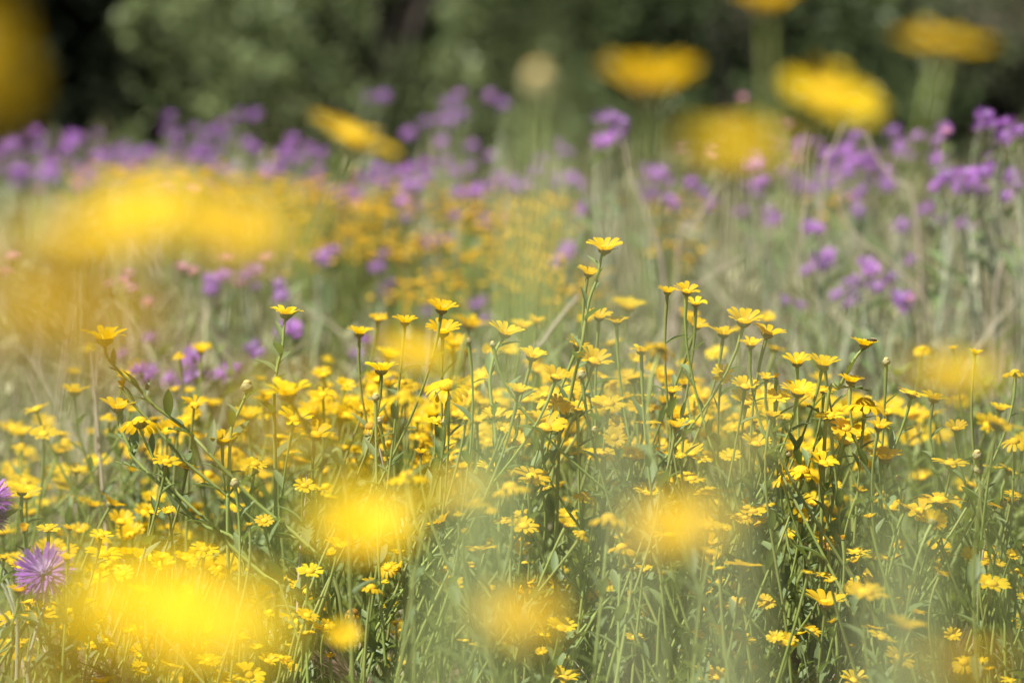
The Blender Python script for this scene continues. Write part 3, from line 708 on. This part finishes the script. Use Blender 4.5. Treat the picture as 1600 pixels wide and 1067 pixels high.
for s, txt in THP:
    hs = [tuple(float(v) for v in h.split()) for h in txt.split(';')]
    for _ in range(1 if s > 6.2 and len(hs) < 4 else 1 if len(hs) < 4 else 0):
        a_ = tr.choice(hs); hs.append((a_[0] + tr.gauss(0, 15), a_[1] + abs(tr.gauss(0, 16))))
    thistle(hs, s)

# ------------------------------------------------------------------ pink flowers
def small_petals(seed):
    r = random.Random(seed); parts = []
    for k in range(9):
        a = k * 2 * math.pi / 9 + r.uniform(-.1, .1)
        parts.append(leaf_blade((0.04 * math.cos(a), 0.04 * math.sin(a), 0), (math.cos(a), math.sin(a), r.uniform(0.2, 0.9)), 0.5, 0.16, curl=0.1))
    return join(parts)
PK = [mesh('petals', small_petals(s), M['pink']) for s in range(3)]
PINK = []
def pink(x, y, s, D=0.024):
    r = random.Random(int(x * 3 + y)); p = at(x, y, s)
    gz = float(ground_z(p[0], p[1])); base = np.array([p[0] + r.uniform(-.03, .03), p[1], gz - .01])
    t = thing('pink_flower', 'flower', base)
    n = view_normal(p, r.uniform(-25, 25), r.uniform(5, 40))
    P = bez(p, p - n * .05, base + np.array([0, 0, (p[2] - gz) * .5]), base, 9)
    obj('stem', mesh('stem', tube(P - base, .0014, 5), M['stem']), t)
    obj('foliage', mesh('foliage', leaves_on(P - base, 4, .035, r.random()), M['leaf']), t)
    h = obj('petals', r.choice(PK), t, [float(v) for v in p - base]); h.scale = (D,) * 3; h.rotation_euler = quat_to(n, r.uniform(0, 6))
    h2 = obj('disc', DISC['c'], h)
    PINK.append(dict(o=t, x=x, y=y, s=s))
for a in [(168, 448, 6.0), (192, 442, 6.1), (207, 455, 6.2), (283, 418, 6.3), (300, 424, 6.3), (413, 402, 6.4), (260, 298, 7.2), (300, 302, 7.2), (322, 292, 7.4), (60, 300, 7.5), (1160, 155, 7.6), (1228, 197, 7.3), (1243, 250, 7.0), (1112, 240, 7.2), (1065, 235, 7.3),
          (345, 268, 7.6), (200, 430, 6.4), (8, 430, 6.4), (20, 405, 6.5), (350, 590, 5.5), (1420, 468, 6.0), (270, 310, 7.3), (120, 290, 7.6), (1295, 655, 5.2), (1210, 228, 7.4), (1478, 208, 6.0), (355, 402, 6.5), (375, 445, 6.4), (230, 475, 6.1), (560, 325, 7.2), (705, 345, 7.2), (590, 330, 7.3)]:
    pink(*a)

# ------------------------------------------------------------------ patch of small orange blossoms behind
def blossom_clump(x, y, s, wpx, hpx, n, seed):
    r = np.random.default_rng(seed)
    c = at(x, y, s); gz = float(ground_z(c[0], c[1])); base = np.array([c[0], c[1], gz - .01])
    t = thing('orange_blossom_plant', 'flowering plant', base)
    bl, st = [], []
    for i in range(n):
        a = r.normal(0, 0.33, 2)
        p = at(x + a[0] * wpx, y + a[1] * hpx, s + r.uniform(-.25, .25)) - base
        if p[2] < 0.03: p[2] = 0.03 + r.uniform(0, .05)
        D = r.uniform(.007, .012)
        for k in range(5):
            an = k * 1.2566 + r.uniform(0, 1)
            bl.append(leaf_blade(p, (math.cos(an), math.sin(an), r.uniform(.1, .8)), D, D * .34, curl=0))
        if i % 2 == 0:
            q = np.array([r.uniform(-.03, .03), r.uniform(-.03, .03), 0])
            st.append(tube(bez(p, p - [0, 0, p[2] * .4], q + [0, 0, p[2] * .4], q, 6), .0012, 4))
    obj('blossoms', mesh('blossoms', join(bl), M['orange']), t)
    obj('stem', mesh('stem', join(st), M['stem']), t)
    return dict(o=t, x=x, y=y, s=s)
OC = []
for i, a in enumerate([(475, 315, 7.2, 95, 60, 60), (560, 340, 7.0, 100, 70, 70), (610, 330, 7.3, 90, 60, 60), (560, 380, 6.8, 90, 50, 40), (640, 390, 6.7, 90, 60, 40), (720, 330, 7.2, 90, 50, 50), (790, 345, 7.0, 110, 60, 80), (845, 355, 6.8, 110, 70, 80), (765, 400, 6.6, 100, 70, 55),
          (830, 425, 6.4, 110, 80, 60), (870, 465, 6.2, 90, 50, 35), (690, 450, 6.4, 80, 50, 28), (520, 395, 6.8, 90, 60, 30), (390, 300, 7.4, 90, 50, 40), (300, 290, 7.5, 100, 50, 40), (640, 465, 6.2, 70, 40, 20), (1050, 335, 6.8, 110, 50, 18), (1060, 385, 6.5, 110, 60, 20), (1290, 330, 6.9, 80, 50, 12), (180, 285, 7.6, 110, 40, 36), (930, 440, 6.4, 60, 60, 14)]):
    OC.append(blossom_clump(*a[:5], int(a[5] * 1.8), seed=100 + i))

# ------------------------------------------------------------------ undergrowth: leafy shoots and grass nobody could count
def shoot_template(seed, H, nleaf, L0):
    r = random.Random(seed)
    top = np.array([r.uniform(-.25, .25) * H, r.uniform(-.25, .25) * H, H])
    P = bez(top, top * [.8, .8, .72], np.array([r.uniform(-.04, .04), 0, H * .35]), np.zeros(3), 8)
    parts = [tube(P, np.linspace(.0010, .0021, 8), 4), leaves_on(P, nleaf, L0, seed, 0.0, 0.97)]
    if r.random() < .6:
        i = 3; q = P[i]; tp = q + np.array([r.uniform(-.09, .09), r.uniform(-.05, .05), H * r.uniform(.25, .4)])
        B = bez(tp, tp - [0, 0, .03], q + [0, 0, .01], q, 5)
        parts += [tube(B, .0010, 4), leaves_on(B, 4, L0 * .8, seed + 1, 0, .9)]
    return join(parts)

def blade_template(seed, H, W):
    r = random.Random(seed)
    b = np.array([r.uniform(-.75, .75) * H, r.uniform(-.4, .4) * H, H])
    P = bez(np.zeros(3), np.array([0, 0, H * .4]), b * [.5, .5, .8], b, 7)
    a = r.uniform(0, 3.14); sd = np.array([math.cos(a), math.sin(a), 0])
    wd = W * np.array([.8, 1, 1, .95, .8, .5, .05])
    return grid(np.stack([P - sd * wd[:, None], P + sd * wd[:, None]], 1))

def scatter(name, temps, pts, scales, material, label=None):
    idx = rng.integers(0, len(temps), len(pts)); rot = rng.uniform(0, 2 * np.pi, len(pts))
    Vs, Fs, off = [], [], 0
    for k, (V, F) in enumerate(temps):
        sel = np.where(idx == k)[0]
        if not len(sel): continue
        c, s = np.cos(rot[sel])[:, None], np.sin(rot[sel])[:, None]
        S = scales[sel][:, None]
        X = (V[None, :, 0] * c - V[None, :, 1] * s) * S + pts[sel, 0][:, None]
        Y = (V[None, :, 0] * s + V[None, :, 1] * c) * S + pts[sel, 1][:, None]
        Z = V[None, :, 2] * S + pts[sel, 2][:, None]
        Vs.append(np.stack([X, Y, Z], -1).reshape(-1, 3))
        Fs.append((F[None] + (np.arange(len(sel)) * len(V))[:, None, None]).reshape(-1, 4) + off)
        off += len(sel) * len(V)
    o = obj(name, mesh(name, (np.concatenate(Vs), np.concatenate(Fs)), material))
    o['kind'] = 'stuff'
    return o

def spots(n, y0, y1, margin=0.25, dens=None):
    y = rng.uniform(y0, y1, n * 3)
    keep = rng.uniform(0, 1, n * 3) < (y / y1)
    y = y[keep][:n]
    hw = 0.1333 * y * 1.08 + margin
    x = rng.uniform(-1, 1, len(y)) * hw
    if dens is not None:
        k2 = rng.uniform(0, 1, len(y)) < dens(x, y)
        x, y = x[k2], y[k2]
    return np.stack([x, y, ground_z(x, y) - .005], -1)

ST = [shoot_template(i, .30, 13, .034) for i in range(12)]
def dens_f(x, y):
    # thinner, sandier patches to the side and centre of the stand
    px = 800 + x / (y * PXM)
    return np.clip(np.where(px < 420, 0.62, 1.0) * np.where((px > 540) & (px < 700) & (y < 4.7), 0.5, 1.0), 0, 1)
def capped(P, H, lo, hi, cap):
    """heights kept to what grows there: short turf in front, taller behind"""
    c = cap(P[:, 0], P[:, 1]) * rng.uniform(lo, hi, len(P))
    return c / H
def cap_f(x, y):
    px = 800 + x / (y * PXM)
    h = np.interp(y, [1.5, 2.6, 3.6, 4.15, 4.4, 4.7, 5.0, 5.4, 6.5, 9.5, 16], [.10, .11, .13, .09, .11, .18, .25, .31, .34, .36, .34])
    return h * np.where((px < 430) & (y < 5.6), .62, 1.0)
P = spots(420, 3.9, 4.55, 0.2, dens_f); scatter('undergrowth', ST, P, capped(P, .30, .55, 1.15, cap_f), M['shoot'])
P = spots(950, 4.55, 5.5, 0.2, dens_f); scatter('rear_undergrowth', ST, P, capped(P, .30, .55, 1.2, cap_f), M['shoot'])
P = spots(420, 1.6, 3.6, 0.3); scatter('low_undergrowth', ST, P, capped(P, .30, .5, 1.0, cap_f), M['shoot'])
P = spots(1900, 5.5, 9.5, 0.5); scatter('far_undergrowth', [shoot_template(40 + i, .36, 11, .045) for i in range(8)], P, capped(P, .36, .5, 1.15, cap_f), M['farshoot'])
P = spots(2600, 9.3, 16, 1.5); scatter('rough_vegetation', [shoot_template(60 + i, .34, 9, .07) for i in range(6)], P, capped(P, .34, .4, 1.1, cap_f), M['farshoot'])
BT = [blade_template(i, .30, .0020) for i in range(14)]
P = spots(2100, 3.0, 5.6, 0.25); scatter('grass', BT, P, capped(P, .30, .5, 1.5, cap_f), M['blade'])
P = spots(3200, 5.4, 9.5, 0.5); scatter('far_grass', BT, P, capped(P, .30, .7, 1.35, cap_f), M['farshoot'])
P = spots(2600, 5.2, 9.0, 0.4); scatter('dry_grass', [blade_template(30 + i, .36, .0024) for i in range(10)], P, capped(P, .36, .6, 1.4, cap_f), M['dry'])
P = spots(2200, 3.4, 5.8, 0.2); scatter('straw_litter', [blade_template(50 + i, .12, .0016) for i in range(10)], P, rng.uniform(.3, 1.2, len(P)), M['dry'])
# ------------------------------------------------------------------ pale dry stalks (each one a thing)
STK = []
def stalk(pts, s, rad=0.0025, label=None, name='dry_stalk', material='dry', head=False, cat='stalk'):
    W = [at(a, b, s) for a, b in pts]
    gz = float(ground_z(W[-1][0], W[-1][1]))
    if W[-1][2] > gz: W.append(np.array([W[-1][0] + (W[-1][0] - W[-2][0]) * .3, W[-1][1], gz - .01]))
    P = spline(W, 24); base = P[-1].copy()
    t = thing(name, cat, base, label=label)
    obj('stem', mesh('stem', tube(P - base, np.linspace(rad * .5, rad, len(P)), 6), M[material]), t)
    if head:
        obj('foliage', mesh('foliage', leaves_on(P - base, 5, .06, 3), M['leaf']), t)
    return t
stalk([(140, 545), (150, 640), (158, 740), (170, 900)], 5.0, .0030, 'pale dry stalk standing upright just behind the arching flower')
stalk([(152, 552), (148, 650), (152, 760), (150, 900)], 5.1, .0026, 'second pale dry stalk leaning against its twin behind the arching flower')
stalk([(975, 222), (985, 270), (1000, 310), (1015, 350), (1040, 470)], 6.1, .0030, 'pale curved stalk below the thistles near the bowl-like blurred flower')
stalk([(1352, 203), (1372, 250), (1400, 285), (1425, 305), (1440, 460)], 6.2, .0032, 'pale hooked stalk beneath the steeply tilted blurred flower')
stalk([(1318, 190), (1302, 230), (1288, 262), (1280, 420)], 6.4, .0030, 'thin pale stalk rising straight to the tilted blurred flower')
stalk([(1262, 205), (1256, 250), (1258, 290), (1250, 430)], 6.4, .0028, 'thin upright pale stalk beside the hazy amber flower')
stalk([(1308, 290), (1318, 340), (1350, 380), (1400, 420), (1460, 520)], 6.0, .0026, 'long pale stalk sagging across the thistle stems')
stalk([(905, 462), (880, 490), (850, 530), (815, 600)], 5.6, .0040, 'slanting pale stalk behind the topmost flower')
stalk([(1125, 290), (1085, 350), (1060, 400)], 6.2, .0026, 'slanting pale stalk leaning away from the hazy amber flower')
stalk([(1050, 500), (1100, 440), (1160, 400)][::-1], 5.8, .0022, 'thin pale stalk slanting above the twin sharp flowers')
stalk([(197, 985), (195, 1015), (193, 1060)], 4.5, .0014, 'thin green-yellow grass stem crossing the huge lemon blur')
stalk([(480, 735), (476, 790), (468, 880), (462, 1060)], 4.5, .0022, 'pale speckled dry stem rising past the round bright yellow blur')
stalk([(1548, 805), (1535, 870), (1528, 930), (1520, 1040)], 4.55, .0024, 'pale woody stem among the green leaves near the side edge')
stalk([(593, 700), (640, 930), (655, 1000)], 4.6, .0024, 'reddish dry twig leaning under the withered flower')
stalk([(1560, 340), (1570, 400), (1555, 480)], 5.9, .0026, 'pale stalk at the side edge under the sharpest thistle clump')
stalk([(1590, 320), (1580, 400), (1588, 470)], 6.0, .0022, 'thin pale stalk closest to the side edge below the thistles')

# ------------------------------------------------------------------ wild barley ears
def barley(x, y, s, lean, n, L, label):
    p = at(x, y, s); gz = float(ground_z(p[0], p[1]))
    if p[2] < gz + .01: p[2] = gz + .01
    d = np.array([math.cos(R(lean)), -0.15, math.sin(R(lean))])
    b0 = p - d * .05; base = np.array([b0[0] - .03, b0[1] + .05, gz - .01])
    t = thing('wild_barley', 'grass', base, label=label)
    obj('stem', mesh('stem', tube(bez(b0, b0 - d * .03, base + [0, 0, .02], base, 7) - base, .0011, 5), M['dry']), t)
    r = random.Random(int(x)); grains, aw = [], []
    for k in range(n):
        u = k / n; c = b0 + d * .055 * u - base
        a = k * 2.4; o1 = np.array([-math.sin(R(lean)) * math.cos(a), math.sin(a), math.cos(R(lean)) * math.cos(a)])
        v = d + o1 * r.uniform(.18, .5); v /= np.linalg.norm(v)
        grains.append(leaf_blade(c, v, .010, .0016, curl=0))
        e = c + v * L * r.uniform(.7, 1.1)
        aw.append(tube([c, (c + e) / 2 + o1 * .002, e], [.0005, .0004, .00015], 3))
    obj('grains', mesh('grains', join(grains), M['awn']), t)
    obj('awns', mesh('awns', join(aw), M['awn']), t)
barley(165, 1055, 4.42, 165, 60, .065, 'reddish bearded barley ear lying at the bottom edge under the lemon blur')
barley(535, 1045, 4.45, 135, 60, .06, 'reddish bearded barley ear at the bottom edge beneath the small yellow ball')
barley(1205, 1010, 4.55, 150, 44, .05, 'brown bearded barley ear half hidden beside the two small bottom flowers')
barley(1490, 1030, 4.5, 80, 50, .07, 'upright bearded barley ear inside the amber blur at the lower corner')

# ------------------------------------------------------------------ grass tufts close to the lens
def tuft(x, ytop, s, n, spread, label, wd=.0022, lean=0, seed=0, material='blade', hvar=.25):
    r = random.Random(seed + int(x)); 
    b = at(x, 1067, s); gx = b[0] + lean; gy = b[1]
    gz = float(ground_z(gx, gy)); base = np.array([gx, gy, gz - .01])
    t = thing('grass_tuft', 'grass', base, label=label)
    parts = []
    for k in range(n):
        xx = x + r.gauss(0, spread); yy = ytop + abs(r.gauss(0, 1)) * hvar * 400
        tp = at(xx, yy, s + r.uniform(-.08, .08)) - base
        q = np.array([r.gauss(0, .05), r.gauss(0, .05), 0])
        P = bez(q, q + [0, 0, tp[2] * .4], tp * [.75, 1, .75], tp, 10)
        a = r.uniform(-.7, .7); sd = np.array([math.cos(a), math.sin(a), 0])
        w_ = wd * r.uniform(.7, 1.4) * np.array([.10, .10, .12, .18, .36, .8, 1.15, 1.15, .8, .05])
        parts.append(grid(np.stack([P - sd * w_[:, None], P + sd * w_[:, None]], 1)))
    obj('blades', mesh('blades', join(parts), M[material]), t)
tuft(870, -40, 1.25, 4, 50, 'green haze of tall grass before the bush beside the beige ball', .0015, lean=-.03, hvar=.2)
tuft(1125, 320, 1.15, 3, 18, 'pale green haze of grass above the middle of the flower crowd', .0017, hvar=.2, material='pale_blade')
tuft(975, 260, 1.5, 3, 20, 'thin green haze of grass crossing the topmost flower', .0018, hvar=.3, material='pale_blade')
tuft(1395, 660, 1.10, 2, 22, 'pale green haze of grass in the lower meadow under the amber blur', .0024, lean=-.02, material='pale_blade')
tuft(1460, 380, 1.3, 3, 26, 'olive haze of grass around the amber out-of-focus flower', .0022)
tuft(1550, 360, 1.6, 3, 26, 'green haze of grass near the side edge below the sharp thistle clump', .002)
tuft(1150, 960, 1.3, 2, 30, 'green haze of grass at the bottom beside the wide yellow blur', .0024, hvar=.1)
tuft(740, 930, 1.2, 2, 20, 'faint green haze of grass at the bottom near the low round yellow blur', .0022, hvar=.1)

# ------------------------------------------------------------------ shrubs and trees
def leaves_cloud(centres, radii, per, L, seed, squash=1.0):
    r = np.random.default_rng(seed)
    n = len(centres) * per
    c = np.repeat(centres, per, 0); rad = np.repeat(radii, per)
    d = r.normal(0, 1, (n, 3)); d /= np.linalg.norm(d, axis=1)[:, None]
    ax = centres - np.array([0, 0, centres[:, 2].mean() * .4]); ax = ax / (np.linalg.norm(ax, axis=1)[:, None] + 1e-6) + r.normal(0, .35, centres.shape) + [0, -.1, .2]
    ax = np.repeat(ax / np.linalg.norm(ax, axis=1)[:, None], per, 0)
    tt = r.uniform(-1, 1, n)
    p = c + ax * (tt * rad * 1.5)[:, None] + d * (rad * .5 * np.sqrt(1 - .8 * np.clip(tt, 0, 1)) * r.uniform(.15, 1, n) ** .6)[:, None]
    u = r.normal(0, 1, (n, 3)) + d * .8 + [0, 0, .3]; u /= np.linalg.norm(u, axis=1)[:, None]
    v = np.cross(u, r.normal(0, 1, (n, 3))); v /= np.linalg.norm(v, axis=1)[:, None]
    nn = np.cross(u, v)
    l = (L * r.uniform(.6, 1.3, n))[:, None]; wv = l * .26
    a = p; b = p + u * l * .5 + v * wv + nn * wv * .3; cc = p + u * l; dd = p + u * l * .5 - v * wv + nn * wv * .3
    V = np.stack([a, b, cc, dd], 1).reshape(-1, 3)
    F = np.arange(n * 4).reshape(-1, 4)
    return V, F

def woody(name, cat, x, y, W, D, H, nclump, per, L, material, label, seed, group=None, low=0.04, crad=(.10, .24)):
    r = np.random.default_rng(seed)
    gz = float(ground_z(x, y)) if y < 17 else 0
    t = thing(name, cat, (x, y, gz - .05), group=group, label=label)
    C = []
    while len(C) < nclump:
        d = r.normal(0, 1, 3); d /= np.linalg.norm(d)
        q = r.uniform(.62, 1.03)
        lump = 1 + .18 * math.sin(d[0] * 5 + seed) * math.sin(d[2] * 6 + seed * 2) + .10 * math.sin(d[1] * 9 + d[0] * 7)
        c = np.array([d[0] * W * q * lump, d[1] * D * q * lump, H * .36 + d[2] * H * (.64 if d[2] > 0 else .36) * q * lump])
        if c[2] < low * H: c[2] = low * H + r.uniform(0, .2) * H
        C.append(c)
    C = np.array(C); rad = r.uniform(crad[0], crad[1], nclump)
    obj('crown', mesh('crown', leaves_cloud(C, rad, per, L, seed + 1), material, smooth=False), t)
    st = []
    for i in range(8):
        c = C[r.integers(0, nclump)] * .85
        q = np.array([r.uniform(-.06, .06), r.uniform(-.06, .06), 0])
        st.append(tube(bez(q, q + [0, 0, H * .25], c * [.5, .5, .8], c, 8), np.linspace(.035, .008, 8), 7))
    obj('trunk', mesh('trunk', join(st), M['bark']), t)
    return t

woody('shrub', 'shrub', -0.40, 12.8, .74, .8, 2.3, 120, 190, .040, M['bushleaf'], 'large grey-green bush in sunlight behind the purple thistle band', 1, crad=(.08, .22))
woody('shrub', 'shrub', -1.12, 12.1, .26, .3, .50, 26, 90, .036, M['bushleaf'], 'low grey-green bush sprig in front of the black shade beside the big bush', 2, crad=(.05, .12))
woody('shrub', 'shrub', .78, 12.5, .70, .6, 1.9, 160, 100, .036, M['darkbush'], 'darker green bush beside the big grey-green bush, behind the beige ball', 3)
woody('shrub', 'shrub', 2.35, 15.2, .95, .7, 1.7, 160, 80, .045, M['oliveleaf'], 'olive-brown bush far behind the tilted blurred flower', 4)
woody('shrub', 'shrub', 1.35, 16.2, .45, .5, 1.3, 80, 60, .045, M['oliveleaf'], 'small brownish bush far behind the bowl-like blurred flower', 8)
woody('tree', 'tree', -2.9, 14.6, 1.7, 1.2, 5.0, 520, 90, .08, M['shadeleaf'], 'evergreen tree with black shade painted into its leaves at the upper corner', 5, crad=(.15, .35))
woody('shrub', 'shrub', -1.75, 13.9, .85, .5, 1.3, 200, 100, .06, M['shadeleaf'], 'low bush with near-black painted shade left of the big grey-green bush', 9, crad=(.12, .28))  # near-black leaves stand in for the shade under the trees
woody('shrub', 'shrub', .55, 14.2, 1.3, .5, 1.3, 220, 100, .06, M['shadeleaf'], 'low bush with painted dark shade in the gaps behind the green bushes', 10, crad=(.12, .28))
woody('tree', 'tree', -.5, 15.2, 1.6, 1.0, 4.6, 420, 80, .08, M['shadeleaf'], 'evergreen tree with painted dark shade directly behind the big grey-green bush', 6, crad=(.15, .35))
woody('tree', 'tree', 2.75, 13.4, .62, .6, 3.8, 220, 80, .05, M['shadeleaf'], 'green tree with painted dark shade at the upper corner behind the flat edge-on blurred flower', 7)

# ------------------------------------------------------------------ labels
LM += [('the purple thistle blossom', 69, 893), ('the huge lemon blur', 285, 945), ('the round bright blur', 565, 826), ('the soft amber blur', 712, 757), ('the low round blur', 810, 955), ('the wide yellow blur', 1062, 815),
       ('the amber blur near the side', 1485, 585), ('the small yellow ball', 536, 991), ('the tight triple cluster', 1470, 790), ('the deep-yellow blur', 650, 540), ('the bottom corner amber blur', 1500, 1035)]
LMT = [('the slanting blurred flower', 558, 207), ('the bowl-like blurred flower', 1015, 128), ('the hazy amber flower', 1160, 215), ('the steeply tilted blurred flower', 1305, 140), ('the flat edge-on blurred flower', 1476, 58), ('the broad yellow band', 235, 322),
       ('the beige ball', 842, 128), ('the topmost sharp flower', 945, 385), ('the arching flower', 163, 524), ('the insect flower', 1350, 536), ('the amber side blur', 1485, 585)]
ORD = ['nearest', 'second', 'third', 'fourth', 'fifth', 'sixth', 'seventh', 'eighth', 'ninth', 'tenth', 'eleventh', 'twelfth'] + ['further'] * 60
DIRS = ['to the right of', 'lower right of', 'below', 'lower left of', 'to the left of', 'upper left of', 'above', 'upper right of']
def place_labels(recs, marks, look):
    groups = {}
    for q in recs:
        best = min(marks, key=lambda m: math.hypot(m[1] - q['x'], m[2] - q['y']))
        dx, dy = q['x'] - best[1], q['y'] - best[2]
        d = DIRS[int(round(math.atan2(dy, dx) / (math.pi / 4))) % 8]
        groups.setdefault((best[0], d), []).append((math.hypot(dx, dy), q))
    for (mk, d), lst in groups.items():
        lst.sort(key=lambda a: a[0])
        for i, (_, q) in enumerate(lst):
            only = len(lst) == 1
            q['o']['label'] = look(q) + ', ' + (('just ' if _ < 60 else '') if only else ORD[i] + ' ') + d + ' ' + mk
SH = {'c': 'cupped', 'f': 'wide open', 'd': 'domed droopy', 'w': 'withered brownish', 'h': 'half-open', 'u': 'small round'}
def look_m(q):
    f = {'S': 'sharp', 's': 'bright', 'P': 'softly blurred', 'B': 'blurred', 'G': 'soft'}.get(q['cls'], '')
    if q['kind'] == 'u': return 'small round pale bud'
    return f + ' ' + SH[q['kind']] + ' yellow flower'
place_labels([q for q in MAR if not q['label'] and q['kind'] != 'u'], LM, look_m)
place_labels([q for q in MAR if not q['label'] and q['kind'] == 'u'], LM, look_m)
NUM = {1: 'single-headed', 2: 'two-headed', 3: 'three-headed', 4: 'four-headed', 5: 'five-headed'}
place_labels([q for q in THI if not q['label']], LMT, lambda q: NUM[q['n']] + ' purple thistle')
place_labels(PINK, LMT, lambda q: 'blurred pink flower')
place_labels(OC, LMT, lambda q: 'clump of tiny orange blossoms')
for q in MAR:
    q['o']['group'] = 'yellow flowers of the meadow' if q['kind'] != 'u' else 'round flower buds'
for q in THI: q['o']['group'] = 'purple thistles'
for q in PINK: q['o']['group'] = 'pink flowers behind the stand'
for q in OC: q['o']['group'] = 'orange blossom clumps'
print('marigolds', sum(q['kind'] != 'u' for q in MAR), 'buds', sum(q['kind'] == 'u' for q in MAR), 'thistles', len(THI), 'heads', sum(q['n'] for q in THI))
labs = {}
for o in COL.objects:
    if 'label' in o: labs.setdefault(o['label'], []).append(o.name)
    if 'label' in o and not 4 <= len(o['label'].split()) <= 16: print('LEN', len(o['label'].split()), o['label'])
for l, v in labs.items():
    if len(v) > 1: print('DUP', l, v)
